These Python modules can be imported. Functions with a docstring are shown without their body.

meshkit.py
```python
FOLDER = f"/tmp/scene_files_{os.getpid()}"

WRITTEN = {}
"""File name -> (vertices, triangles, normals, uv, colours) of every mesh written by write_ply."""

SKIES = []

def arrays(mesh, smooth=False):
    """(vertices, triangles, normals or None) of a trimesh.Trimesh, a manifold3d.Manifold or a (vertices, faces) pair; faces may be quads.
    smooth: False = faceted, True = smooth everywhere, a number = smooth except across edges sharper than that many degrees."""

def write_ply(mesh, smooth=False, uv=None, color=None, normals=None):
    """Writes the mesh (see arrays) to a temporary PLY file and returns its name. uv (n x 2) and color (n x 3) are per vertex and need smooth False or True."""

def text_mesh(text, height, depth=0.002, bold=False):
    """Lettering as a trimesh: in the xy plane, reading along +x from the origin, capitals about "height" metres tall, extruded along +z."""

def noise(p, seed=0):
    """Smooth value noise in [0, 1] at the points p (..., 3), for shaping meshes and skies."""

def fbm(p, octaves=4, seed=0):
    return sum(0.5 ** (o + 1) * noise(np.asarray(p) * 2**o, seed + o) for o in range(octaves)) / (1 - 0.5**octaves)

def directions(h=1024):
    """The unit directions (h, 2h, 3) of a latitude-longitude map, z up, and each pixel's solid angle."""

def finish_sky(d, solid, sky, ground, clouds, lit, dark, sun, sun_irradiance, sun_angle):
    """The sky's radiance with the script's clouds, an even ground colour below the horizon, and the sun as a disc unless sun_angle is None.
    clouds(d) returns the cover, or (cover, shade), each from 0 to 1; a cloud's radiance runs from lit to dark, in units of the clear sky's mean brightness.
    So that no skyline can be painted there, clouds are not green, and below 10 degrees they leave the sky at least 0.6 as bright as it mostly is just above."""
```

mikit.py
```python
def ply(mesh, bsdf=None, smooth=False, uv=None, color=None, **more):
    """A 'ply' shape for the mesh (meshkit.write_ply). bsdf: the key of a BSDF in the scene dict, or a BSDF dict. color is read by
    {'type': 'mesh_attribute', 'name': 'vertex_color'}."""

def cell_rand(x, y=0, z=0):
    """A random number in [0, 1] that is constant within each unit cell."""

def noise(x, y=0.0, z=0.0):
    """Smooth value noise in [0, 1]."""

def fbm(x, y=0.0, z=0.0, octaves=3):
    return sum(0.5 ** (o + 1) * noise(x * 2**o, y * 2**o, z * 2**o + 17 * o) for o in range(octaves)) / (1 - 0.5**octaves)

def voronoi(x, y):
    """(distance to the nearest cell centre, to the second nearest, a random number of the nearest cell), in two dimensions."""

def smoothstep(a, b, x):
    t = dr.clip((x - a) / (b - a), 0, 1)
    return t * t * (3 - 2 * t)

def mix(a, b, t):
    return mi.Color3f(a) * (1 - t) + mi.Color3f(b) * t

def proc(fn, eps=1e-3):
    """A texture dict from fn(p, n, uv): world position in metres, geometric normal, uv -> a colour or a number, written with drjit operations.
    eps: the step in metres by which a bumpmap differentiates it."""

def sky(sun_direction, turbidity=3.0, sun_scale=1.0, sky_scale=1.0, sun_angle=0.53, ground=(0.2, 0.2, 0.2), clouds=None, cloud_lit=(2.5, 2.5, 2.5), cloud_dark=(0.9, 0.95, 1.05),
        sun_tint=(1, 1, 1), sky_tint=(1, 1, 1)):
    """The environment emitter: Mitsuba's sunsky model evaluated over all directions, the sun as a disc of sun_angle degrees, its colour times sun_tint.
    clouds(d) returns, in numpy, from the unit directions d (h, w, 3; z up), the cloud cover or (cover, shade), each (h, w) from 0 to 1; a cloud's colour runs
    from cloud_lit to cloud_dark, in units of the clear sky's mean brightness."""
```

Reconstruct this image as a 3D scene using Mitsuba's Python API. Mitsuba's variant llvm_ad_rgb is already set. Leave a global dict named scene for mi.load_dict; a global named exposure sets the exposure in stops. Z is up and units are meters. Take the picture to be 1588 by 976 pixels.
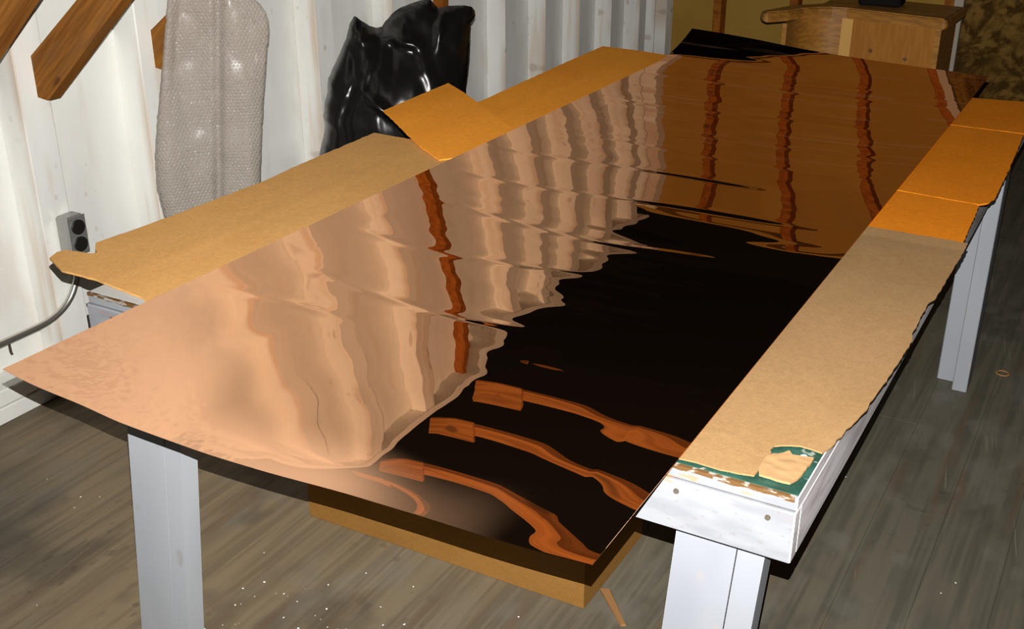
import math, random
import numpy as np, trimesh, shapely
import shapely.geometry as sg
import drjit as dr
import mitsuba as mi
import mikit, meshkit
from mikit import noise, fbm, voronoi, smoothstep, mix, cell_rand, proc
from scipy.spatial import Delaunay
from scipy.interpolate import PchipInterpolator

random.seed(7)
rng = np.random.default_rng(7)
T = mi.ScalarTransform4f
scene, labels = {}, {}

# ------------------------------------------------------------------ camera, flash, exposure
EYE = np.array([1.3164, -0.8853, 1.4462])
YAW, PITCH, ROLL = -0.51243, -0.42421, 0.0
FORWARD = np.array([math.cos(PITCH) * math.sin(YAW), math.cos(PITCH) * math.cos(YAW), math.sin(PITCH)])
RIGHT = np.array([math.cos(YAW), -math.sin(YAW), 0.0])
UP = np.cross(RIGHT, FORWARD)
scene['camera'] = {'type': 'perspective', 'fov_axis': 'x', 'fov': math.degrees(2 * math.atan(794.0 / 1760.0)), 'near_clip': 0.05, 'far_clip': 60.0,
                   'to_world': T().look_at(origin=EYE.tolist(), target=(EYE + FORWARD).tolist(), up=[0, 0, 1])}
# the camera's own flash, a hand's breadth above and left of the lens
FLASH = EYE + 0.002 * RIGHT + 0.046 * UP
AIM = FORWARD + 0.21 * UP + 0.11 * RIGHT
scene['flash'] = {'type': 'spot', 'intensity': {'type': 'rgb', 'value': [0.66, 0.645, 0.62]}, 'cutoff_angle': 60.0, 'beam_width': 23.0,
                  'to_world': T().look_at(origin=FLASH.tolist(), target=(FLASH + AIM).tolist(), up=[0, 0, 1])}
exposure = 5.92

# ------------------------------------------------------------------ helpers
def add(key, mesh, bsdf, smooth=False, color=None):
    k, n = key, 0
    while k in scene:
        n += 1
        k = '%s_%03d' % (key, n)
    scene[k] = mikit.ply(mesh, bsdf, smooth=smooth, color=color)
    return k

def tag(key, label=None, cat=None, group=None, kind=None):
    labels[key] = {a: b for a, b in (('label', label), ('category', cat), ('group', group), ('kind', kind)) if b}
    return key

def holder(name, label, cat, group=None):
    k, n = name, 0
    while k in labels:
        n += 1
        k = '%s_%03d' % (name, n)
    return tag(k, label, cat, group)

def box(x0, x1, y0, y1, z0, z1, b=0.0015):
    """A box with small chamfers; 44 triangles."""
    c = np.array([(x0 + x1) / 2, (y0 + y1) / 2, (z0 + z1) / 2])
    h = np.array([x1 - x0, y1 - y0, z1 - z0]) / 2
    b = min(b, h.min() * 0.45)
    if b <= 0:
        m = trimesh.creation.box(2 * h); m.apply_translation(c); return m
    pts = []
    for s in np.ndindex(2, 2, 2):
        sgn = np.array(s) * 2 - 1
        for a in range(3):
            q = h - b
            q[a] = h[a]
            pts.append(c + sgn * q)
    return trimesh.convex.convex_hull(np.array(pts))

def hull(p):
    return trimesh.convex.convex_hull(np.asarray(p, float))

def beam(p0, p1, w, t, up=(0, 0, 1), b=0.002):
    """A straight board from p0 to p1, w across (sideways), t along 'up'."""
    p0, p1 = np.array(p0, float), np.array(p1, float)
    d = p1 - p0; L = np.linalg.norm(d); d /= L
    s = np.cross(d, up); s /= np.linalg.norm(s); u = np.cross(s, d)
    m = box(-w / 2, w / 2, 0, L, -t / 2, t / 2, b)
    M = np.eye(4); M[:3, 0], M[:3, 1], M[:3, 2], M[:3, 3] = s, d, u, p0
    m.apply_transform(M)
    return m

def rough_edge(pts, step=0.012, amp=0.0012, seed=0, keep=()):
    """Resamples a closed outline and roughens it a little, as torn or cut board is."""
    r = np.random.default_rng(seed)
    out = []
    n = len(pts)
    for i in range(n):
        a, b = np.array(pts[i], float), np.array(pts[(i + 1) % n], float)
        k = max(1, int(np.linalg.norm(b - a) / step))
        nn = np.array([-(b - a)[1], (b - a)[0]]) / max(np.linalg.norm(b - a), 1e-9)
        for j in range(k):
            out.append(a + (b - a) * j / k + (nn * r.normal(0, amp) if j else 0))
    return np.array(out)

def in_plane(poly, step, seed=0):
    """Triangulated interior of a polygon (n x 2): vertices, triangles, boundary distance."""
    P = sg.Polygon(poly).buffer(0)
    if P.geom_type != 'Polygon':
        P = max(P.geoms, key=lambda g: g.area)
    ring = np.array(P.exterior.coords)[:-1]
    x0, y0, x1, y1 = P.bounds
    gx, gy = np.meshgrid(np.arange(x0, x1, step), np.arange(y0, y1, step))
    gx[1::2] += step / 2
    g = np.stack([gx.ravel(), gy.ravel()], 1)
    inside = shapely.contains_xy(P.buffer(-step * 0.45), g[:, 0], g[:, 1])
    v = np.vstack([ring, g[inside]])
    tri = Delaunay(v).simplices
    c = v[tri].mean(1)
    tri = tri[shapely.contains_xy(P, c[:, 0], c[:, 1])]
    a = v[tri]
    flip = ((a[:, 1] - a[:, 0])[:, 0] * (a[:, 2] - a[:, 0])[:, 1] - (a[:, 1] - a[:, 0])[:, 1] * (a[:, 2] - a[:, 0])[:, 0]) < 0
    tri[flip] = tri[flip][:, ::-1]
    dist = shapely.distance(P.exterior, shapely.points(v))
    return v, tri, dist, len(ring)

def sheet(poly, zfun, thick, step=0.03):
    """A board of even thickness with an arbitrary outline, its top at zfun(x, y)."""
    v, tri, dist, n = in_plane(poly, step)
    z = zfun(v[:, 0], v[:, 1])
    top = np.column_stack([v, z]); bot = np.column_stack([v, z - thick])
    N = len(v)
    i = np.arange(n); j = (i + 1) % n
    ring = v[:n]
    area = np.sum(ring[:, 0] * np.roll(ring[:, 1], -1) - np.roll(ring[:, 0], -1) * ring[:, 1])
    if area > 0:
        sides = np.vstack([np.column_stack([i, i + N, j + N]), np.column_stack([i, j + N, j])])
    else:
        sides = np.vstack([np.column_stack([i, j + N, i + N]), np.column_stack([i, j, j + N])])
    return trimesh.Trimesh(np.vstack([top, bot]), np.vstack([tri, tri[:, ::-1] + N, sides]), process=False)

def tube(path, r, seg=14):
    path = np.array(path, float)
    t = np.gradient(path, axis=0); t /= np.linalg.norm(t, axis=1, keepdims=True)
    nrm = np.cross(t[0], [0, 0, 1.0]);
    if np.linalg.norm(nrm) < 1e-3: nrm = np.cross(t[0], [1.0, 0, 0])
    nrm /= np.linalg.norm(nrm)
    V = []
    a = np.arange(seg) * 2 * np.pi / seg
    for k in range(len(path)):
        nrm = nrm - t[k] * (nrm @ t[k]); nrm /= np.linalg.norm(nrm)
        bn = np.cross(t[k], nrm)
        V.append(path[k] + r * (np.cos(a)[:, None] * nrm + np.sin(a)[:, None] * bn))
    V = np.vstack(V); F = []
    for k in range(len(path) - 1):
        for s in range(seg):
            p, q = k * seg + s, k * seg + (s + 1) % seg
            F += [[p, q, q + seg], [p, q + seg, p + seg]]
    c0, c1 = len(V), len(V) + 1
    V = np.vstack([V, path[0], path[-1]])
    for s in range(seg):
        F.append([c0, (s + 1) % seg, s]); F.append([c1, c0 - seg + s, c0 - seg + (s + 1) % seg])
    m = trimesh.Trimesh(V, F, process=False); m.fix_normals(); return m

def spline(pts, n):
    from scipy.interpolate import CubicSpline
    pts = np.array(pts, float); s = np.r_[0, np.cumsum(np.linalg.norm(np.diff(pts, axis=0), axis=1))]
    return CubicSpline(s, pts)(np.linspace(0, s[-1], n))

# ------------------------------------------------------------------ materials
def two(b): return {'type': 'twosided', 'b': b}
def rgb(*c): return {'type': 'rgb', 'value': list(c)}

def col(*c): return mi.Color3f(*c)

def white_paint(p, n, uv):
    a = fbm(p.x * 9, p.y * 9, p.z * 2.2, 3)
    s = smoothstep(0.62, 0.80, fbm(p.x * 7 + 3, p.y * 13, p.z * 3 + 5, 3))
    c = mix((0.79, 0.79, 0.755), (0.71, 0.705, 0.67), smoothstep(0.35, 0.75, a))
    c = mix(c, (0.62, 0.53, 0.44), s * 0.3)
    sp = smoothstep(0.80, 0.86, noise(p.x * 60, p.y * 60, p.z * 38))
    return mix(c, (0.30, 0.22, 0.15), sp * 0.22 * smoothstep(0.5, 0.7, a))

def stud_paint(p, n, uv):
    """White paint on rough studs, yellowed and knotted through along the length."""
    base = white_paint(p, n, uv)
    s = smoothstep(0.52, 0.78, fbm(p.x * 30 + 2, p.y * 26, p.z * 2.6, 3))
    base = mix(base, (0.62, 0.48, 0.34), s * 0.45)
    e = smoothstep(-0.035, 0.0, p.x + 1.05) * smoothstep(0.30, 0.62, fbm(p.y * 15, p.z * 3.5, 3.0, 3)) * smoothstep(0.3, 0.6, dr.abs(n.y))  # brown edge stain that also paints in the shading of the corner
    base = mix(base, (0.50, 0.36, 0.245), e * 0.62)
    k = smoothstep(0.86, 0.93, noise(p.x * 26, p.y * 26 + 7, p.z * 14))
    return mix(base, (0.32, 0.22, 0.14), k * 0.4)

def raw_wood(p, n, uv):
    g = noise(p.x * 38, p.y * 60, p.z * 38) * 0.6 + noise(p.x * 90, p.y * 150, p.z * 90) * 0.4
    c = mix((0.32, 0.108, 0.018), (0.22, 0.07, 0.012), smoothstep(0.3, 0.75, g))
    k = smoothstep(0.74, 0.86, noise(p.x * 14, p.y * 14 + 3, p.z * 14))
    return mix(c, (0.10, 0.042, 0.016), k * 0.8)

def brace_wood(p, n, uv):
    u, w = p.x * 0.755 + p.z * 0.656, p.z * 0.755 - p.x * 0.656
    g = noise(u * 5, p.y * 70, w * 70) * 0.5 + noise(u * 14, p.y * 170, w * 170) * 0.5
    c = mix((0.26, 0.105, 0.024), (0.17, 0.066, 0.015), smoothstep(0.25, 0.75, g))
    b = smoothstep(0.5, 0.75, fbm(u * 9, p.y * 9, w * 22, 3))
    c = mix(c, (0.17, 0.08, 0.03), b * 0.6)
    k = smoothstep(0.78, 0.9, noise(u * 22, p.y * 10 + 3, w * 30))
    return mix(c, (0.07, 0.03, 0.014), k * 0.8)

def joist_wood(p, n, uv):
    g = noise(p.x * 5, p.y * 60, p.z * 60) * 0.6 + noise(p.x * 10, p.y * 150, p.z * 150) * 0.4
    c = mix((0.46, 0.185, 0.045), (0.31, 0.12, 0.03), smoothstep(0.3, 0.75, g))
    k = smoothstep(0.78, 0.88, noise(p.x * 11, p.y * 18, p.z * 14))
    return mix(c, (0.10, 0.05, 0.02), k * 0.7)

def floor_wood(p, n, uv):
    g = noise(p.x * 60, p.y * 3.0, 3.0) * 0.40 + noise(p.x * 150, p.y * 7.0, 9.0) * 0.35 + noise(p.x * 22, p.y * 1.6, 5.0) * 0.25
    broad = smoothstep(0.22, 0.52, fbm(p.x * 2.1, p.y * 1.4, 2.0, 3)) * smoothstep(1.0, -0.4, p.x)
    grey = mix((0.190, 0.172, 0.122), (0.132, 0.120, 0.086), smoothstep(0.3, 0.72, g))
    warm = mix((0.46, 0.335, 0.190), (0.34, 0.245, 0.138), smoothstep(0.3, 0.72, g))
    c = mix(grey, warm, broad * 0.8 + 0.03 * cell_rand(dr.floor(p.x / 0.14), 3.0))
    st = smoothstep(0.56, 0.80, fbm(p.x * 9, p.y * 6, 7.0, 4))
    c = mix(c, (0.075, 0.066, 0.052), st * 0.45)
    rust = smoothstep(0.60, 0.78, fbm(p.x * 24, p.y * 2.6, 21.0, 3))
    c = mix(c, (0.20, 0.115, 0.055), rust * 0.45)
    spot = smoothstep(0.84, 0.90, noise(p.x * 55, p.y * 40, 2.0)) * smoothstep(0.55, 0.72, fbm(p.x * 4, p.y * 3, 12.0, 2))
    c = mix(c, (0.05, 0.03, 0.022), spot * 0.3)
    dust = smoothstep(0.52, 0.8, fbm(p.x * 16, p.y * 9, 11.0, 4))
    c = mix(c, (0.31, 0.29, 0.245), dust * 0.32)
    sc = smoothstep(0.88, 0.95, noise(p.x * 190 + p.y * 30, p.y * 4.5 - p.x, 1.0)) * smoothstep(0.45, 0.7, noise(p.x * 7, p.y * 5, 4.0))
    return mix(c, (0.38, 0.33, 0.24), sc * 0.5)

def cardboard(c1, c2, warp):
    def f(p, n, uv):
        a = fbm(p.x * 6, p.y * 6, p.z * 6, 3)
        fl = 0.5 + 0.5 * dr.sin((p.y if warp == 'y' else p.x) * 2 * math.pi / 0.0085)
        g = noise(p.x * 420, p.y * 420, p.z * 420)
        c = mix(c1, c2, smoothstep(0.3, 0.75, a))
        return c * (1.0 - 0.016 * fl + 0.17 * (g - 0.5) + 0.10 * (noise(p.x * 120, p.y * 120, p.z * 120 + 5) - 0.5))
    return f

def blue_paint(p, n, uv):
    a = fbm(p.x * 12, p.y * 12, p.z * 4, 3)
    c = mix((0.335, 0.352, 0.39), (0.295, 0.311, 0.350), smoothstep(0.3, 0.75, a))
    d = smoothstep(0.72, 0.82, fbm(p.x * 34, p.y * 34, p.z * 13 + 3, 3))
    return mix(c, (0.42, 0.36, 0.30), d * 0.4)

def lifted_blue_paint(p, n, uv):  # same blue paint, lightened where the flash falls weaker
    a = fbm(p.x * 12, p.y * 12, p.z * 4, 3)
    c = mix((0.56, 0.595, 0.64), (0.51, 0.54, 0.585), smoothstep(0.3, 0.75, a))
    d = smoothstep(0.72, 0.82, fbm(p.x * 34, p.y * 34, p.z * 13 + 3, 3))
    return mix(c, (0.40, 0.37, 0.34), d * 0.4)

def chipped_white(p, n, uv):
    a = fbm(p.x * 22, p.y * 8, p.z * 60, 3)
    c = mix((0.205, 0.212, 0.228), (0.172, 0.179, 0.196), smoothstep(0.3, 0.75, a))
    chip = smoothstep(0.66, 0.72, fbm(p.x * 30 + 9, p.y * 30, p.z * 120, 3)) * smoothstep(0.675, 0.70, p.z)
    c = mix(c, (0.36, 0.17, 0.085), chip * 0.8)
    sp = smoothstep(0.76, 0.84, noise(p.x * 120, p.y * 60, p.z * 170))
    c = mix(c, (0.17, 0.15, 0.14), sp * 0.4)
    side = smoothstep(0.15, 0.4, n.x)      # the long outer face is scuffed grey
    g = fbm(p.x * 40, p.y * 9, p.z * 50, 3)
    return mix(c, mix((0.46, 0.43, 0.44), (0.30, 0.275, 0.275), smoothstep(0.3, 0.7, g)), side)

def green_paint(p, n, uv):
    a = fbm(p.x * 50, p.y * 50, p.z * 50, 3)
    c = mix((0.010, 0.050, 0.034), (0.024, 0.090, 0.066), smoothstep(0.3, 0.7, a))
    w = smoothstep(0.66, 0.72, fbm(p.x * 70 + 3, p.y * 70, p.z * 80, 3))
    return mix(c, (0.42, 0.44, 0.40), w * 0.55)

def bare_chip(p, n, uv):
    a = fbm(p.x * 90, p.y * 90, p.z * 200, 3)
    return mix((0.105, 0.055, 0.022), (0.26, 0.235, 0.205), smoothstep(0.52, 0.66, a))

def osb(p, n, uv):
    x, y = p.x, p.z
    wx = (noise(x * 9, y * 9, 2.0) - 0.5) * 0.10
    a = fbm(x * 18 + y * 9, y * 34 - x * 14 + wx * 30, 1.0, 3)
    b = fbm(x * 44 - y * 24, y * 40 + x * 20 + wx * 30, 6.0, 3)
    c = mix((0.058, 0.030, 0.008), (0.19, 0.105, 0.026), smoothstep(0.32, 0.70, 0.5 * a + 0.5 * b))
    dk = smoothstep(0.55, 0.75, fbm(x * 5, y * 7, 4.0, 3))
    return mix(c, (0.038, 0.020, 0.006), dk * 0.7)

def tan_panel(p, n, uv):
    a = fbm(p.x * 5, p.y * 5, p.z * 3, 3)
    c = mix((0.35, 0.205, 0.045), (0.30, 0.175, 0.037), smoothstep(0.3, 0.7, a))
    return c

def pine(p, n, uv):
    g = noise(p.x * 16, p.y * 50, p.z * 90) * 0.6 + noise(p.x * 36, p.y * 130, p.z * 220) * 0.4
    c = mix((0.54, 0.235, 0.036), (0.38, 0.155, 0.022), smoothstep(0.3, 0.75, g))
    k = smoothstep(0.85, 0.9, noise(p.x * 13 + 4, p.y * 13, p.z * 13 + 1))
    return mix(c, (0.18, 0.08, 0.03), k)

def pink_ply(p, n, uv):
    g = noise(p.x * 130, p.y * 130, p.z * 12)
    return mix(mix((0.41, 0.175, 0.036), (0.37, 0.152, 0.030), smoothstep(0.3, 0.7, g)), (0.16, 0.08, 0.04), smoothstep(0.012, 0.006, dr.sqrt(dr.square(p.x - 0.27) + dr.square(p.z - 0.49))) + smoothstep(0.011, 0.005, dr.sqrt(dr.square(p.x - 0.42) + dr.square(p.z - 0.475))))

def add_mat(key, fn, kind='diffuse', alpha=0.3):
    tex = proc(fn) if callable(fn) else fn
    if kind == 'diffuse':
        scene[key] = two({'type': 'diffuse', 'reflectance': tex})
    else:
        scene[key] = two({'type': 'roughplastic', 'diffuse_reflectance': tex, 'alpha': alpha, 'distribution': 'ggx', 'nonlinear': False})

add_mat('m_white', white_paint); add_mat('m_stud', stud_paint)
add_mat('m_raw', raw_wood); add_mat('m_brace', brace_wood); add_mat('m_joist', joist_wood)
add_mat('m_floor', floor_wood, 'rp', 0.45)
add_mat('m_card_near', cardboard((0.265, 0.158, 0.073), (0.235, 0.139, 0.062), 'y'))
add_mat('m_card_left', cardboard((0.575, 0.31, 0.108), (0.52, 0.275, 0.09), 'x'))
add_mat('m_card_orange', cardboard((0.90, 0.345, 0.042), (0.83, 0.305, 0.035), 'x')); add_mat('m_card_far', cardboard((0.62, 0.19, 0.013), (0.56, 0.165, 0.010), 'x'))
add_mat('m_card_torn', rgb(0.285, 0.172, 0.082))
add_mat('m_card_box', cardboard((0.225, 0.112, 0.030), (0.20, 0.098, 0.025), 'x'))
add_mat('m_blue', blue_paint, 'rp', 0.3); add_mat('m_blue_lifted', lifted_blue_paint, 'rp', 0.3); add_mat('m_chip', chipped_white); add_mat('m_green', green_paint, 'rp', 0.25); add_mat('m_bare', bare_chip)
add_mat('m_osb', osb); add_mat('m_tan', tan_panel); add_mat('m_pine', pine, 'rp', 0.25); add_mat('m_palepine', rgb(0.68, 0.40, 0.12)); add_mat('m_pinkply', pink_ply)
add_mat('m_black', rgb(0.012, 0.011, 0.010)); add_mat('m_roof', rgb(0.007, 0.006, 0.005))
add_mat('m_dark', rgb(0.10, 0.085, 0.07)); add_mat('m_trimgrey', rgb(0.42, 0.36, 0.29))
add_mat('m_specks', rgb(0.85, 0.83, 0.78)); add_mat('m_stick', rgb(0.24, 0.125, 0.05)); add_mat('m_greytop', rgb(0.40, 0.39, 0.37)); add_mat('m_nail', rgb(0.075, 0.062, 0.05)); add_mat('m_whitedot', rgb(0.9, 0.9, 0.88))
scene['m_steel'] = two({'type': 'principled', 'base_color': rgb(0.42, 0.42, 0.40), 'metallic': 0.75, 'roughness': 0.42, 'specular': 0.5})
scene['m_conduit'] = two({'type': 'principled', 'base_color': rgb(0.62, 0.60, 0.55), 'metallic': 0.9, 'roughness': 0.30, 'specular': 0.5})
scene['m_bakelite'] = two({'type': 'roughplastic', 'diffuse_reflectance': rgb(0.015, 0.013, 0.012), 'alpha': 0.25})
scene['m_bag'] = two({'type': 'roughplastic', 'diffuse_reflectance': rgb(0.005, 0.005, 0.0045), 'alpha': 0.075, 'distribution': 'ggx'})
scene['m_bagfloor'] = two({'type': 'diffuse', 'reflectance': rgb(0.02, 0.02, 0.02)})
scene['m_bubble'] = {'type': 'blendbsdf', 'weight': 0.42, 'a': {'type': 'thindielectric', 'int_ior': 1.5},
                   'b': two({'type': 'roughplastic', 'diffuse_reflectance': rgb(0.43, 0.38, 0.33), 'alpha': 0.05, 'distribution': 'ggx'})}
scene['m_film'] = {'type': 'blendbsdf', 'weight': 0.50, 'a': {'type': 'thindielectric', 'int_ior': 1.5},
                   'b': two({'type': 'roughplastic', 'diffuse_reflectance': rgb(0.47, 0.42, 0.365), 'alpha': 0.06, 'distribution': 'ggx'})}

def scuffed_corner(p):
    return smoothstep(0.46, 0.26, p.x + 1.05 * p.y)
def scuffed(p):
    """Where the near left corner is sanded and scuffed dull, plus a strip of painted glow along the near edge."""
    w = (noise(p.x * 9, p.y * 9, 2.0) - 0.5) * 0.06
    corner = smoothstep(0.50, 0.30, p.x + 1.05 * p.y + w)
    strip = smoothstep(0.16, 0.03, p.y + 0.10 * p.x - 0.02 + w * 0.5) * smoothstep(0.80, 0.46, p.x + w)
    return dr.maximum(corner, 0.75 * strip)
def orange_peel(p, n, uv):
    return (noise(p.x * 70, p.y * 70, 0.0) * 0.6 + noise(p.x * 160, p.y * 160, 4.0) * 0.25) * scuffed_corner(p)
def copper_dull_glow(p, n, uv):
    roll = smoothstep(0.58, 0.85, fbm(p.x * 4.5, p.y * 55, 3.0, 3)) * smoothstep(1.35, 1.75, p.y)  # streaks of focused flash, put in as dull bands across the far half
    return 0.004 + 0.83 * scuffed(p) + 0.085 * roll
CU = (0.99, 0.545, 0.305)
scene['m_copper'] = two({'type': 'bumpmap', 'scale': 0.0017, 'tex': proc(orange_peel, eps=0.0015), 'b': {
    'type': 'blendbsdf', 'weight': proc(copper_dull_glow),
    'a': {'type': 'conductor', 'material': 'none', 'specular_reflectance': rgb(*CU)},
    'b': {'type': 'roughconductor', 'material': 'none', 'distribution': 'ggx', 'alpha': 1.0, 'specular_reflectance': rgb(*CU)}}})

# ------------------------------------------------------------------ the room
XP, XS = -1.14, -1.05           # wall lining and face of its studs
YB = 4.90                       # back wall
HB = 2.07                       # height of the back wall
HW = 2.16                       # height of the white wall
tag(add('floor', box(-2.6, 5.2, -4.2, 6.4, -0.14, -0.022), 'm_dark'), kind='structure')
PW = 0.14
k0 = int(math.floor(XP / PW))
for k in range(k0, 37):
    x0 = k * PW
    ends = [-4.0] + sorted(rng.uniform(-1.5, 4.5, 1).tolist()) + [5.6]
    if x0 < -1.2: ends = [-4.0, 5.6]
    for a, b in zip(ends[:-1], ends[1:]):
        add('floor__plank', box(max(x0, XP) + 0.0002, x0 + PW - 0.0002, a + 0.0002, b - 0.0002, -0.022, 0.0, 0.0003), 'm_floor')

tag(add('wall_left', box(XP - 0.08, XP - 0.012, -4.0, YB, 0.0, HW), 'm_dark'), kind='structure')
studs = [-2.64, -2.25, -1.86, -1.46, -1.07, -0.68, -0.284, 0.108, 0.50, 0.896, 1.288, 1.68, 2.035, 2.46, 2.86, 3.262, 3.62, 3.96, 4.315, 4.665]
edges = [-4.0] + [s + 0.045 for s in studs] + [YB]
for a, b in zip(edges[:-1], edges[1:]):           # lining boards, one between each pair of studs
    add('wall_left__panel', box(XP - 0.012, XP, a + 0.0008, b - 0.0008, 0.02, HW, 0.0012), 'm_white')
for i, s in enumerate(studs):
    raw = i == 14
    d = 0.0 if not raw else 0.02
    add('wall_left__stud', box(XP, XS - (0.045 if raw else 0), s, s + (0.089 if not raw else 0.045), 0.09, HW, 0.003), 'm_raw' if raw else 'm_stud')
for z0 in (0.0, 0.046):
    for a, b in ((-4.0, 0.56), (0.562, YB)):
        add('baseboard_left' if 'baseboard_left' not in scene else 'baseboard_left__plate', box(XP, XS + 0.004 - z0 * 0.04, a, b, z0 + 0.0005, z0 + 0.044, 0.003), 'm_white')
tag('baseboard_left', kind='structure')
tag(add('trim_1', box(XP - 0.08, XS + 0.01, -4.0, YB, HW, HW + 0.04, 0.003), 'm_white'), kind='structure')   # top plate

tag(add('wall_back', box(XP - 0.08, 5.0, YB + 0.10, YB + 0.16, 0.0, HB), 'm_dark'), kind='structure')
bs = [-0.735, -0.335, 0.045, 0.405]
for a, b in zip([XP] + [s + 0.02 for s in bs], [s + 0.02 for s in bs] + [0.455]):
    add('wall_back__panel', box(a + 0.0006, b - 0.0006, YB + 0.085, YB + 0.10, 0.0, HB, 0.001), 'm_tan')
for s in bs:
    add('wall_back__stud', box(s, s + 0.042, YB, YB + 0.085, 0.0, HB, 0.003), 'm_raw')
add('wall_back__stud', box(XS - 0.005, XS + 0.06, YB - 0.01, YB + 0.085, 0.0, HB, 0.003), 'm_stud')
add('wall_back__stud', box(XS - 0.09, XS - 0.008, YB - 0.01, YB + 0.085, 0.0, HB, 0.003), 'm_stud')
tag(add('trim_2', box(0.449, 0.492, YB - 0.012, YB + 0.085, 0.0, HB, 0.002), 'm_trimgrey'), kind='structure')
x = 0.494
for w in (1.22, 1.22, 1.22, 0.8):
    add('wall_back__sheathing_panel', box(x, x + w - 0.003, YB + 0.02, YB + 0.085, 0.0, HB, 0.001), 'm_osb'); x += w
tag(add('trim_3', box(XP - 0.08, 5.0, YB - 0.01, YB + 0.16, HB, HB + 0.04, 0.003), 'm_tan'), kind='structure')
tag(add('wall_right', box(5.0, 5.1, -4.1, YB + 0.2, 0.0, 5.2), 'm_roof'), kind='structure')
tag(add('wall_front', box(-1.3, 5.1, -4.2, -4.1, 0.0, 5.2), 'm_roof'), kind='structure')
# the roof space above the walls: dark boards, far up
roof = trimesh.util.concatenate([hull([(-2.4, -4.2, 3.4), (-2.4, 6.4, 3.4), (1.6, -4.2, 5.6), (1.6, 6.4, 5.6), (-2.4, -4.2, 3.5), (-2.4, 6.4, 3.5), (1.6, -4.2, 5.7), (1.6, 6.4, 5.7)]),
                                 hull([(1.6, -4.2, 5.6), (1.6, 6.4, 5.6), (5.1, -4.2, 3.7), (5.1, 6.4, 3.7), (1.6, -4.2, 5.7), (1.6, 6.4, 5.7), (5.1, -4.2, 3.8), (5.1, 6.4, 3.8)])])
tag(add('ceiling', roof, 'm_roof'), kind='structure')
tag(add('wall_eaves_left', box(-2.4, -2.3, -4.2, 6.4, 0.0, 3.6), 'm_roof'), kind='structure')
tag(add('wall_eaves_back', box(-2.4, 5.1, 6.3, 6.4, 0.0, 5.6), 'm_roof'), kind='structure')

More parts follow.
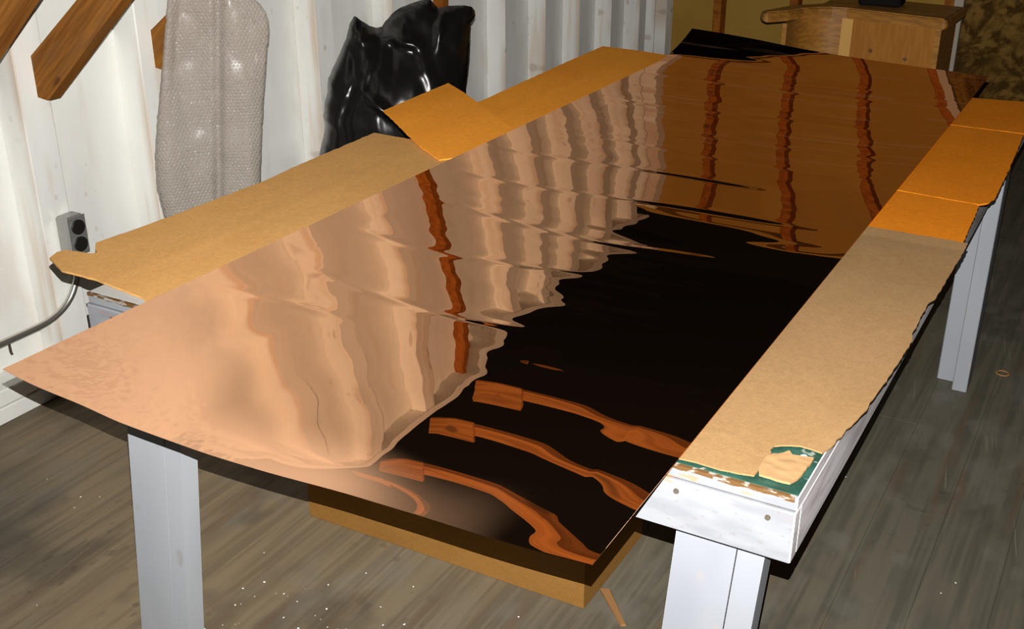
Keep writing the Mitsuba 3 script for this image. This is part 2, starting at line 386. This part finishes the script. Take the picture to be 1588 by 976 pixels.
# ------------------------------------------------------------------ braces on the left wall
def brace(y0, length, label, z0=0.782):
    a = math.radians(41); w = 0.076
    pts = []
    for y in (y0, y0 + 0.038):
        lo0 = (XS + 0.036, y, z0); lo_w = (XS, y, z0 + 0.004); up_w = (XS, y, z0 + 0.004 + w / math.cos(a))
        ex, ez = length * math.cos(a), length * math.sin(a)
        pts += [lo0, lo_w, up_w, (XS + 0.036 + ex, y, z0 + ez), (XS + 0.036 + ex - w * math.sin(a), y, z0 + ez + w * math.cos(a))]
    k = add('diagonal_brace', hull(pts), 'm_brace')
    tag(k, label, 'wooden brace', 'diagonal braces on the left wall')
brace(0.548, 0.80, 'brown diagonal brace cut off by the top left corner of the view', 0.686)
brace(0.948, 0.47, 'long brown diagonal brace on the stud above the outlet box')
brace(1.338, 0.33, 'brown diagonal brace half hidden behind the bubble wrap')

# tie beams across the roof above the near part of the wall, seen only in the copper
for (y, z, xa, xb, lab) in ((1.78, 2.28, -1.05, 1.1, 'raw wood roof tie nearest the camera, mirrored at the very front edge of the copper'),
                            (2.14, 2.27, -1.05, 1.1, 'raw wood roof tie second from the front, mirrored low in the copper'),
                            (2.52, 2.26, -1.05, 1.1, 'raw wood roof tie third from the front, mirrored in the copper below the farthest tie'),
                            (2.92, 2.25, -1.05, 1.1, 'raw wood roof tie farthest back, its mirror image bordering the large black area')):
    rt = holder('roof_tie', lab, 'roof beam', 'roof ties above the bench')
    add(rt + '__beam', box(xa, xb, y, y + 0.04, z, z + 0.045, 0.002), 'm_joist')
    add(rt + '__end_board', box(xa, -0.80, y - 0.019, y - 0.0005, z - 0.035, z + 0.075, 0.002), 'm_joist')
    add(rt + '__end_board', box(-0.04, xb, y - 0.019, y - 0.0005, z - 0.035, z + 0.075, 0.002), 'm_joist')

# ------------------------------------------------------------------ outlet box and conduit
ob = holder('outlet_box', 'grey steel outlet box with two black sockets on the left wall', 'electrical outlet')
oy, oz = 0.932, 0.378
add(ob + '__box', box(XS + 0.001, XS + 0.046, oy, oy + 0.058, oz, oz + 0.104, 0.006), 'm_steel', 30)
add(ob + '__cover_plate', box(XS + 0.046, XS + 0.0485, oy + 0.001, oy + 0.057, oz + 0.001, oz + 0.103, 0.001), 'm_steel')
for dz in (0.029, 0.075):
    c = trimesh.creation.cylinder(radius=0.0195, height=0.008, sections=24)
    c.apply_transform(trimesh.transformations.rotation_matrix(math.pi / 2, [0, 1, 0])); c.apply_translation([XS + 0.051, oy + 0.029, oz + dz])
    s = add(ob + '__socket', c, 'm_bakelite')
tag(ob + '__socket', 'round black socket face'); tag(ob + '__socket_001', 'round black socket face')
path = spline([(XS + 0.022, oy + 0.028, oz), (XS + 0.022, oy + 0.024, oz - 0.055), (XS + 0.02, oy - 0.006, oz - 0.115), (XS + 0.018, oy - 0.065, oz - 0.150), (XS + 0.016, oy - 0.14, oz - 0.158), (XS + 0.016, oy - 0.24, oz - 0.158), (XS + 0.016, oy - 0.9, oz - 0.158)], 60)
cd = add('conduit', tube(path, 0.0088), 'm_conduit', 60)
tag(cd, 'bent steel conduit running from under the outlet box along the wall', 'conduit')
nk = add('nail', tube(spline([(XP + 0.002, 0.79, 0.17), (XP + 0.01, 0.79, 0.168), (XP + 0.014, 0.79, 0.15), (XP + 0.014, 0.793, 0.13)], 8), 0.0035, 8), 'm_nail')
tag(nk, 'bent rusty nail in the wall below the conduit at the left edge', 'nail')

# ------------------------------------------------------------------ bubble wrap
U, V2 = np.array([0.7054, 0.7088]), np.array([-0.7088, 0.7054]); C0 = np.array([-0.80, 1.22])
out = [(-0.03, 1.035), (-0.055, 0.91), (-0.092, 0.733), (-0.115, 0.616), (-0.121, 0.53), (-0.113, 0.462), (-0.10, 0.40), (-0.07, 0.33), (-0.03, 0.29), (0.04, 0.27), (0.10, 0.28), (0.128, 0.34), (0.138, 0.42),
       (0.150, 0.551), (0.162, 0.65), (0.176, 0.749), (0.194, 0.864), (0.204, 0.915), (0.204, 0.94), (0.199, 0.962), (0.187, 0.982), (0.165, 1.005), (0.12, 1.028)]
v, tri, dist, n = in_plane(rough_edge(out, 0.008, 0.0006, 3), 0.0045)
puff = 0.022 * np.sqrt(np.clip(1 - (1 - np.minimum(dist / 0.05, 1)) ** 2, 0, 1))
wave = 0.012 * np.sin(v[:, 0] * 26 + 1.2 * v[:, 1] + 0.6) + 0.03 * (meshkit.fbm(np.column_stack([v * 5, v[:, 0] * 0]), 3, 5) - 0.5) + 0.007 * (1 - 2 * np.abs(meshkit.noise(np.column_stack([v * [16, 11], v[:, 0] * 0]), 12) - 0.5))
wave += 0.016 * np.exp(-((v[:, 0] - 0.055 - 0.1 * (v[:, 1] - 0.7)) / 0.012) ** 2)
wave *= np.minimum(dist / 0.03, 1)
N = len(v)
front = -puff + wave
back = puff * 0.6 + wave + 0.0015
def place(v, d): return np.column_stack([C0[0] + U[0] * v[:, 0] + V2[0] * d, C0[1] + U[1] * v[:, 0] + V2[1] * d, v[:, 1]])
i = np.arange(n); j = (i + 1) % n
m = trimesh.Trimesh(np.vstack([place(v, front), place(v, back)]), np.vstack([tri, tri[:, ::-1] + N, np.column_stack([i, i + N, j + N]), np.column_stack([i, j + N, j])]), process=False)
m.fix_normals()
tag(add('bubble_wrap', m, 'm_film', True), 'clear bubble wrap hanging against the white wall', 'bubble wrap')
# its bubbles, domes standing on the film row by row
from scipy.interpolate import LinearNDInterpolator
pitch, dome_r = 0.0098, 0.0044
gu, gv = np.meshgrid(np.arange(-0.14, 0.22, pitch), np.arange(0.26, 1.05, pitch * 0.866))
gu[1::2] += pitch / 2
cen = np.column_stack([gu.ravel(), gv.ravel()])
cen = cen[shapely.contains_xy(sg.Polygon(out).buffer(-0.006), cen[:, 0], cen[:, 1])]
lift = LinearNDInterpolator(v, front)
a7 = np.arange(7) * 2 * np.pi / 7
loc = np.vstack([np.column_stack([np.cos(a7), np.sin(a7), 0 * a7]), np.column_stack([0.72 * np.cos(a7), 0.72 * np.sin(a7), 0 * a7 + 0.62]), [[0, 0, 0.86]]]) * [dome_r, dome_r, 0.0030]
df = []
for q in range(7):
    w = (q + 1) % 7
    df += [[q, w, w + 7], [q, w + 7, q + 7], [q + 7, w + 7, 14]]
df = np.array(df)[:, ::-1]
rb = np.random.default_rng(4)
K = len(cen)
squash = rb.uniform(0.45, 1.1, K)
tilt = rb.normal(0, 0.45, (K, 2))
pu = cen[:, None, :] + loc[None, :, :2] + tilt[:, None, :] * loc[None, :, 2:3]
h0 = lift(pu.reshape(-1, 2)).reshape(K, 15); h0 = np.where(np.isfinite(h0), h0, lift(cen)[:, None])
dd = h0 - loc[None, :, 2] * squash[:, None]
bv = place(pu.reshape(-1, 2), dd.ravel())
bf = (df[None] + 15 * np.arange(K)[:, None, None]).reshape(-1, 3)
tag(add('bubble_wrap__bubbles', trimesh.Trimesh(bv, bf, process=False), 'm_bubble', True), 'rows of small air bubbles', kind='stuff')

# ------------------------------------------------------------------ black bag
BU, BV = np.array([0.8143, 0.5804]), np.array([-0.5804, 0.8143]); BC = np.array([-0.735, 1.99])
out = [(-0.27, 0.0), (-0.285, 0.10), (-0.275, 0.25), (-0.245, 0.40), (-0.232, 0.435), (-0.214, 0.50), (-0.209, 0.53), (-0.213, 0.555), (-0.205, 0.60), (-0.195, 0.63), (-0.190, 0.67), (-0.172, 0.705), (-0.150, 0.745), (-0.136, 0.775), (-0.123, 0.806), (-0.114, 0.836),
       (-0.100, 0.856), (-0.092, 0.853), (-0.08, 0.842), (-0.055, 0.826), (-0.035, 0.820), (-0.018, 0.823), (-0.008, 0.838), (0.015, 0.862), (0.04, 0.879), (0.07, 0.890), (0.10, 0.899), (0.128, 0.903), (0.136, 0.897), (0.144, 0.886), (0.155, 0.876), (0.172, 0.879), (0.20, 0.882), (0.235, 0.882), (0.256, 0.878), (0.266, 0.866), (0.268, 0.850), (0.260, 0.836), (0.252, 0.828),
       (0.252, 0.80), (0.250, 0.74), (0.244, 0.68), (0.236, 0.63), (0.235, 0.55), (0.25, 0.40), (0.27, 0.25), (0.28, 0.10), (0.265, 0.0)]
v, tri, dist, n = in_plane(rough_edge(out, 0.012, 0.0008, 5), 0.008)
up = smoothstep_np = lambda a, b, x: (lambda t: t * t * (3 - 2 * t))(np.clip((x - a) / (b - a), 0, 1))
R = 0.20
D = 0.20 - 0.12 * up(0.55, 0.90, v[:, 1])
puff = D * np.sqrt(np.clip(1 - (1 - np.minimum(dist / R, 1)) ** 2, 0, 1)) * np.where(v[:, 1] < 0.1, 1, 1)
ang = np.arctan2(v[:, 0] - 0.03, 0.95 - v[:, 1])
rid = lambda q, s: 1 - 2 * np.abs(meshkit.noise(np.column_stack([q[0], q[1], q[0] * 0]), s) - 0.5)
fold = 0.010 * rid((ang * 9, v[:, 1] * 3.0), 4) + 0.007 * rid((v[:, 0] * 16 + v[:, 1] * 9, v[:, 1] * 12), 9) + 0.003 * rid((v[:, 0] * 38, v[:, 1] * 26), 2)
# the slack mouth of the bag: a fold falls from the left peak across the front
crease = 0.03 * np.exp(-((v[:, 1] - 0.815 + 0.55 * np.abs(v[:, 0] + 0.03) * 0.4) / 0.016) ** 2) * up(-0.10, -0.05, v[:, 0]) * up(0.12, 0.05, v[:, 0])
crease += 0.028 * np.exp(-((v[:, 0] - 0.165 - 0.22 * (v[:, 1] - 0.88)) / 0.014) ** 2) * up(0.74, 0.84, v[:, 1])
crease += 0.020 * np.exp(-((v[:, 1] - 0.645 + 0.75 * (v[:, 0] + 0.06)) / 0.016) ** 2) * up(-0.10, -0.06, v[:, 0]) * up(0.03, -0.02, v[:, 0])
crease -= 0.018 * np.exp(-((v[:, 0] + 0.125 - 0.02 * np.sin(v[:, 1] * 20)) / 0.016) ** 2) * up(0.45, 0.55, v[:, 1])
e = np.minimum(dist / 0.04, 1)
front = -(puff + (fold + crease) * e)
backd = puff * 0.75 + fold * e * 0.5 + 0.0006
def place(v, d): return np.column_stack([BC[0] + BU[0] * v[:, 0] + BV[0] * d, BC[1] + BU[1] * v[:, 0] + BV[1] * d, v[:, 1]])
N = len(v); i = np.arange(n); j = (i + 1) % n
m = trimesh.Trimesh(np.vstack([place(v, front), place(v, backd)]), np.vstack([tri, tri[:, ::-1] + N, np.column_stack([i, i + N, j + N]), np.column_stack([i, j + N, j])]), process=False)
m.vertices[:, 2] = np.maximum(m.vertices[:, 2], 0.002)
m.fix_normals()
tag(add('rubbish_bag', m, 'm_bag', 50), 'shiny black plastic bag standing between the wall and the bench', 'plastic bag')

# ------------------------------------------------------------------ the two benches
RT = 0.7135                    # rail top
def bench(x0, x1, ya, yb, label, legs, outer):
    b = holder('work_bench', label, 'work bench', 'benches under the copper sheet')
    add(b + '__top_board', box(x0, x1, ya + 0.004, yb, RT - 0.020, RT - 0.0005, 0.0015), 'm_chip')
    add(b + '__painted_top', box(x0 + 0.002, x1 - 0.0015, ya + 0.008, yb, RT - 0.0005, RT + 0.0003, 0.0003), 'm_green' if outer > 0 else 'm_greytop')
    tag(b + '__painted_top', 'green painted top face' if outer > 0 else 'worn grey top face')
    n = 60
    xs = np.linspace(x0 + 0.001, x1 - 0.004, n); r = np.random.default_rng(5)
    low = RT - 0.0045 - 0.003 * np.abs(meshkit.noise(np.column_stack([xs * 60, xs * 0, xs * 0]), 3))
    poly = np.vstack([np.column_stack([xs, np.full(n, RT - 0.0003)]), np.column_stack([xs, low])[::-1]])
    ch = trimesh.creation.extrude_polygon(sg.Polygon(poly).buffer(0), 0.006)
    ch.vertices = ch.vertices[:, [0, 2, 1]] * [1, 1, 1] + [0, ya + 0.0025, 0]; ch.fix_normals()
    add(b + '__chipped_edge', ch, 'm_bare'); tag(b + '__chipped_edge', 'bare brown chipped wood along the end')
    add(b + '__end_board', box(x0 - 0.002, x1, ya, ya + 0.024, RT - 0.092, RT - 0.0205, 0.002), 'm_chip')
    for xa, xb in ((x0, x0 + 0.022), (x1 - 0.022, x1)):
        add(b + '__side_board', box(xa, xb, ya + 0.0245, yb, RT - 0.092, RT - 0.0205, 0.002), 'm_chip')
    for q in range(2):
        c = trimesh.creation.cylinder(radius=0.0035, height=0.003, sections=10)
        c.apply_transform(trimesh.transformations.rotation_matrix(math.pi / 2, [1, 0, 0])); c.apply_translation([x0 + 0.055 + q * 0.115, ya - 0.0005, RT - 0.035])
        add(b + '__nail_head', c, 'm_nail')
    for xa, lean, y, w1, w2 in legs:
        zt = RT - 0.0925
        for (o0, o1, dy0, dy1) in ((0.0, w1, 0.0, 0.038), (w1 + 0.0015, w1 + w2, 0.001, 0.040)):
            pts = []
            for z, s in ((0.0, 1.0), (zt, 0.0)):
                for xx in (xa + o0 - lean * s, xa + o1 - lean * s):
                    for yy in (y + dy0, y + dy1):
                        pts.append((xx, yy, z))
            add(b + '__leg', hull(pts), 'm_blue' if outer > 0 else 'm_blue_lifted')
    return b
LB = bench(-0.132, 0.072, 0.262, 2.52, 'white painted bench under the left edge of the copper', [(-0.066, 0.068, 0.262, 0.084, 0.036), (-0.07, 0.0, 2.06, 0.089, 0.038)], -1)
RB = bench(0.860, 1.062, 0.238, 2.37, 'white painted bench under the right edge, green paint at its end', [(0.908, 0.040, 0.272, 0.0805, 0.036)], 1)
# the far legs of the right bench: two boards set one behind the other
pts = lambda xa, xb, y0, y1, zt: box(xa, xb, y0, y1, 0.0, zt, 0.002)
add(RB + '__leg', pts(1.022, 1.060, 2.055, 2.144, RT - 0.0925), 'm_blue')
add(RB + '__leg', pts(0.975, 1.0205, 2.105, 2.144, RT - 0.0925), 'm_blue')

# ------------------------------------------------------------------ cardboard on the benches
CT = 0.7185
def creases(x, y):
    return CT + 0 * x
k = add('cardboard_sheet', sheet(rough_edge([(-0.03, 0.287), (0.022, 0.270), (0.022, 1.235), (0.035, 1.238), (-0.168, 1.280), (-0.287, 1.286), (-0.276, 1.00), (-0.264, 0.843), (-0.272, 0.64), (-0.278, 0.512), (-0.286, 0.425), (-0.262, 0.402), (-0.246, 0.392), (-0.251, 0.383), (-0.280, 0.378), (-0.304, 0.374), (-0.310, 0.358), (-0.298, 0.332), (-0.233, 0.303), (-0.158, 0.304)], 0.012, 0.0008, 11),
        lambda x, y: CT + 0.0018 * np.exp(-((x + 0.13 - 0.02 * y) / 0.006) ** 2), 0.004, 0.02), 'm_card_left', 40)
tag(k, 'large tan cardboard sheet with a notched corner beside the outlet box', 'cardboard', 'cardboard laid on the benches')
k = add('cardboard_sheet', sheet(rough_edge([(0.004, 1.195), (0.006, 1.40), (0.004, 1.466), (-0.198, 1.625), (-0.376, 1.762), (-0.353, 1.417), (-0.112, 1.219), (-0.02, 1.160)], 0.012, 0.0005, 12),
        lambda x, y: 0.7217 + 0.0 * x + 0.014 * np.clip((0.0 - x) / 0.3, 0, 1), 0.0028, 0.02), 'm_card_orange', 40)
tag(k, 'orange brown square cardboard flap lying across the others beside the black bag', 'cardboard', 'cardboard laid on the benches')
k = add('cardboard_sheet', sheet(rough_edge([(0.022, 1.30), (0.022, 2.483), (-0.142, 2.517), (-0.261, 2.524), (-0.251, 2.206), (-0.242, 2.026), (-0.225, 1.663), (-0.20, 1.32)], 0.012, 0.0006, 13),
        lambda x, y: CT + 0.0015 * np.exp(-((x + 0.11) / 0.006) ** 2) + 0 * y, 0.004, 0.02), 'm_card_orange', 40)
tag(k, 'orange brown cardboard strip at the far left edge of the copper', 'cardboard', 'cardboard laid on the benches')
# right-hand strips
k = add('cardboard_sheet', sheet(rough_edge([(0.904, 0.248), (0.923, 0.2500), (0.985, 0.2515), (1.004, 0.256), (1.0065, 0.280), (1.005, 0.305), (1.006, 0.316), (1.002, 0.322), (1.004, 0.334), (1.012, 0.3405), (1.032, 0.350), (1.060, 0.3465), (1.066, 0.365), (1.080, 0.474), (1.086, 0.60), (1.090, 0.726), (1.085, 0.75), (1.083, 0.885), (1.089, 0.905), (1.093, 1.188), (0.904, 1.19)], 0.010, 0.0007, 14),
        lambda x, y: CT + 0.0032 * np.clip((y - 1.15) / 0.04, 0, 1) + 0.0008 * np.exp(-((y - 0.318 - 0.08 * (1.0 - x) - 0.010 * np.sin(x * 55)) / 0.0025) ** 2) * (x < 1.01), 0.0022, 0.006), 'm_card_near', 40)
tag(k, 'long light tan cardboard strip on the right bench with a torn near end', 'cardboard', 'cardboard laid on the benches')
cflap = add(k + '__torn_flap', sheet(rough_edge([(1.008, 0.314), (1.018, 0.323), (1.0235, 0.331), (1.030, 0.3235), (1.0545, 0.331), (1.0550, 0.318), (1.0510, 0.275), (1.046, 0.260), (1.030, 0.260), (1.008, 0.262), (1.0035, 0.275), (1.0030, 0.305)], 0.006, 0.0004, 15),
        lambda x, y: CT - 0.0005 + 0.0016 * meshkit.noise(np.column_stack([x * 90, y * 160, x * 0]), 3), 0.003, 0.004), 'm_card_torn', 40)
tag(cflap, 'torn crumpled flap')
k = add('cardboard_sheet', sheet(rough_edge([(0.904, 1.12), (1.060, 1.12), (1.083, 1.20), (1.076, 1.420), (1.070, 1.434), (0.904, 1.45)], 0.012, 0.0007, 16), lambda x, y: CT - 0.0005 + 0 * x, 0.0032, 0.02), 'm_card_far', 40)
tag(k, 'short orange brown cardboard piece next to the long tan strip on the right bench', 'cardboard', 'cardboard laid on the benches')
k = add('cardboard_sheet', sheet(rough_edge([(0.904, 1.4525), (0.935, 1.449), (1.060, 1.437), (1.072, 1.4365), (1.086, 1.4535), (1.096, 1.506), (1.092, 1.70), (1.090, 1.788), (1.082, 2.041), (0.960, 2.043), (0.904, 2.045)], 0.012, 0.0007, 17), lambda x, y: CT + 0 * x, 0.004, 0.02), 'm_card_far', 40)
tag(k, 'middle orange brown cardboard piece on the far half of the right bench', 'cardboard', 'cardboard laid on the benches')
k = add('cardboard_sheet', sheet(rough_edge([(0.904, 2.050), (0.960, 2.047), (1.082, 2.046), (1.070, 2.22), (1.042, 2.389), (0.925, 2.370), (0.904, 2.37)], 0.012, 0.0007, 18), lambda x, y: CT + 0 * x, 0.004, 0.02), 'm_card_far', 40)
tag(k, 'last orange brown cardboard piece at the far right corner of the copper', 'cardboard', 'cardboard laid on the benches')
dot = trimesh.creation.icosphere(subdivisions=2, radius=0.0045); dot.apply_scale([1, 1, 0.4]); dot.apply_translation([1.0415, 0.3335, RT + 0.0008])
tag(add(RB + '__nail_head', dot, 'm_whitedot', True), 'white painted nail head on the green top')

# ------------------------------------------------------------------ the copper sheet
W_, L_ = 0.914, 2.64
gx = np.linspace(0, W_, 230); gy = np.r_[np.linspace(0, 0.5, 130), np.linspace(0.5, L_, 420)[1:]]
X, Y = np.meshgrid(gx, gy)
# it hangs a little between the two benches, dips along its near edge, and its far left corner is bent up
edge = PchipInterpolator([0, .12, .28, .45, .62, .75, .914], [0, 0, .004, .006, .003, 0.0, 0.0])
sag = PchipInterpolator([0, .064, .152, .234, .352, .46, .617, .75, .914], [0, .009, .0145, .0195, .0195, .016, .0095, .0085, 0.0])
hang = lambda x: 1 - np.abs(2 * x / W_ - 1) ** 3.2
nearness = np.clip(1 - Y / 0.75, 0, 1) ** 1.5
Z = 0.7226 - sag(X) * nearness - 0.010 * hang(X) * (1 - nearness) * np.clip((2.5 - Y) / 0.5, 0, 1)
for y0, tilt, wob, ph, amp, wid, xa, xb in ((0.36, 0.10, 0.020, 0.3, .0006, .010, 0.0, 0.34), (0.52, -0.05, 0.016, 1.3, .0005, .009, 0.10, 0.60), (0.70, 0.06, 0.018, 2.0, .0007, .010, 0.02, 0.55),
        (0.93, -0.05, 0.014, 0.8, .0006, .009, 0.10, 0.75), (1.12, 0.04, 0.012, 2.6, .0006, .010, 0.0, 0.8), (1.33, 0.02, 0.010, 4.0, .0006, .011, 0.0, 0.7), (1.52, -0.03, 0.010, 5.0, .0005, .013, 0.1, 0.9),
        (1.69, -0.045, 0.008, 1.0, .0006, .014, 0.28, 0.9), (1.90, 0.02, 0.008, 3.0, .0006, .012, 0.0, 0.8), (2.215, -0.02, 0.006, 0.5, .0011, .014, 0.0, 0.9), (2.34, -0.05, 0.006, 2.0, .0007, .013, 0.4, 0.9)):
    yc = y0 + tilt * X + wob * np.sin(X * 9 + ph)  # low creases shaped to stand in for lines of focused flash
    Z += 0.75 * amp * np.exp(-((Y - yc) / wid) ** 2) * np.clip((X - xa) / 0.12, 0, 1) * np.clip((xb - X) / 0.12, 0, 1)
Z -= edge(X) * np.clip(1 - Y / 0.055, 0, 1) ** 2
curl = PchipInterpolator([0, .2, .38, .55, .75, .914], [.058, .044, .026, .016, .008, .002])
Z += curl(X) * np.clip((Y - 2.33) / 0.31, 0, 1) ** 2
P = np.stack([X, Y, X * 0], -1)
mid = np.clip(X / 0.08, 0, 1) * np.clip((W_ - X) / 0.08, 0, 1)
calm = 0.22 + 0.78 * np.clip((Y + 0.5 * X - 0.25) / 0.5, 0, 1)
Z += mid * 0.0020 * calm * (meshkit.noise(P * [2.2, 5.5, 1], 3) - 0.5)
Z += (0.25 + 0.75 * mid) * calm * (0.00085 * (meshkit.noise(P * [3.0, 14, 1], 5) - 0.5) + 0.00022 * (meshkit.noise(P * [4.5, 34, 1], 8) - 0.5))
ny, nx = X.shape
vid = np.arange(ny * nx).reshape(ny, nx)
q = np.stack([vid[:-1, :-1], vid[:-1, 1:], vid[1:, 1:], vid[1:, :-1]], -1).reshape(-1, 4)
topv = np.stack([X, Y, Z], -1).reshape(-1, 3)
tf = np.vstack([q[:, [0, 1, 2]], q[:, [0, 2, 3]]])
ring = np.r_[vid[0, :-1], vid[:-1, -1], vid[-1, :0:-1], vid[:0:-1, 0]]
rn = np.roll(ring, -1); NT = len(topv)
side = np.vstack([np.column_stack([ring, ring + NT, rn + NT]), np.column_stack([ring, rn + NT, rn])])
m = trimesh.Trimesh(np.vstack([topv, topv - [0, 0, 0.0012]]), np.vstack([tf, tf[:, ::-1] + NT, side]), process=False)
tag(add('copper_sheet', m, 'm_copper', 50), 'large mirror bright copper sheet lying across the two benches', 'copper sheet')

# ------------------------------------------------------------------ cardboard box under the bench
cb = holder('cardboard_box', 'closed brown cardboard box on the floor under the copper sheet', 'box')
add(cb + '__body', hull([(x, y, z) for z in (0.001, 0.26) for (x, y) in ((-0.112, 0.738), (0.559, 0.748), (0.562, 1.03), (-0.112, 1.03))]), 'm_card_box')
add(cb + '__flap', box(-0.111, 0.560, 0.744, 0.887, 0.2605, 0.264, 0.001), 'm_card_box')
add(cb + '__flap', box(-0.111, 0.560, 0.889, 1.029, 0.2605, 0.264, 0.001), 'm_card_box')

# ------------------------------------------------------------------ pine counter in the back corner
pc = holder('pine_counter', 'low pine counter with rounded overhanging top by the back wall', 'wooden counter')
def plank_top(outline, z0, z1, r=0.02):
    P0 = sg.Polygon(outline)
    layers = []
    h = (z1 - z0) / 2
    V, F = [], []
    ts = np.linspace(-1, 1, 9)
    base = P0.buffer(-r, join_style=2)
    rings = []
    for t in ts:
        rr = r * math.sqrt(max(0, 1 - t * t)) + 0.0005
        rings.append((base.buffer(rr, quad_segs=6), (z0 + z1) / 2 + t * h))
    ms = [trimesh.creation.extrude_polygon(p, (z1 - z0) / 9 * (1.02)) for p, _ in rings]
    for q, (p, z) in zip(ms, rings):
        q.apply_translation([0, 0, z - (z1 - z0) / 18])
    return trimesh.util.concatenate(ms)
add(pc + '__counter_top', plank_top([(-0.115, 3.775), (-0.035, 3.87), (0.0, 3.955), (0.045, 4.012), (0.095, 4.042), (0.155, 4.050), (0.575, 3.965), (0.590, 4.34), (0.02, 4.42), (0.02, 4.14), (-0.085, 4.02), (-0.150, 3.835)], 0.615, 0.655, 0.018), 'm_pine')
add(pc + '__front_panel', hull([(x, y, z) for z in (0.0, 0.612) for (x, y) in ((0.178, 4.075), (0.530, 4.005), (0.530, 4.025), (0.178, 4.095))]), 'm_pinkply')
wing = spline([(0.134, 4.084, 0), (0.075, 4.072, 0), (0.022, 4.035, 0), (-0.014, 3.975, 0), (-0.028, 3.90, 0), (-0.030, 3.825, 0)], 15)[:, :2]
wn = np.gradient(wing, axis=0); wn = np.column_stack([wn[:, 1], -wn[:, 0]]) / np.linalg.norm(wn, axis=1, keepdims=True)
wm = trimesh.creation.extrude_polygon(sg.Polygon(np.vstack([wing, (wing + 0.018 * wn)[::-1]])).buffer(0), 0.611); wm.apply_translation([0, 0, 0.001])
add(pc + '__wing_panel', wm, 'm_pine', 40)
add(pc + '__corner_post', hull([(x, y, z) for z in (0.0, 0.614) for (x, y) in ((0.133, 4.078), (0.182, 4.068), (0.182, 4.12), (0.133, 4.12))]), 'm_palepine')
add(pc + '__end_panel', hull([(x, y, z) for z in (0.0, 0.612) for (x, y) in ((0.530, 4.0), (0.552, 3.997), (0.557, 4.31), (0.535, 4.31))]), 'm_pine')
kc = add('black_case', box(0.17, 0.345, 4.16, 4.28, 0.6555, 0.70, 0.02), 'm_black')
tag(kc, 'low black case on top of the pine counter, cut by the top of the view', 'case')

# ------------------------------------------------------------------ bits on the floor
r = np.random.default_rng(21)
bits = []
for q in range(130):
    if q < 60: x, y = r.normal(0.15, 0.22), r.normal(0.46, 0.12)
    else: x, y = r.uniform(-0.9, 2.2), r.uniform(-0.2, 2.6)
    if (-0.15 < x < 0.60 and y > 0.70 and y < 1.1) : continue
    s = r.uniform(0.0008, 0.0024)
    b = trimesh.creation.icosphere(subdivisions=0, radius=s); b.apply_scale([r.uniform(.7, 1.5), r.uniform(.7, 1.5), 0.5]); b.apply_translation([x, y, s * 0.4])
    bits.append(b)
tag(add('paint_flakes', trimesh.util.concatenate(bits), 'm_specks'), 'tiny white paint flakes and crumbs scattered over the wooden floor', 'debris', kind='stuff')
tag(add('wood_splinter', hull([(0.560, 0.818, 0), (0.582, 0.826, 0), (0.644, 0.736, 0), (0.653, 0.742, 0), (0.562, 0.816, 0.006), (0.580, 0.823, 0.006), (0.645, 0.738, 0.005), (0.651, 0.742, 0.005)]), 'm_stick'), 'thin wooden splinter on the floor at the corner of the cardboard box', 'splinter')
ringm = trimesh.creation.torus(major_radius=0.016, minor_radius=0.0035, major_sections=24, minor_sections=8); ringm.apply_scale([1, 1, 0.6]); ringm.apply_translation([1.129, 2.224, 0.0021])
tag(add('washer', ringm, 'm_stick', True), 'small pale ring lying on the floor right of the far bench leg', 'washer')
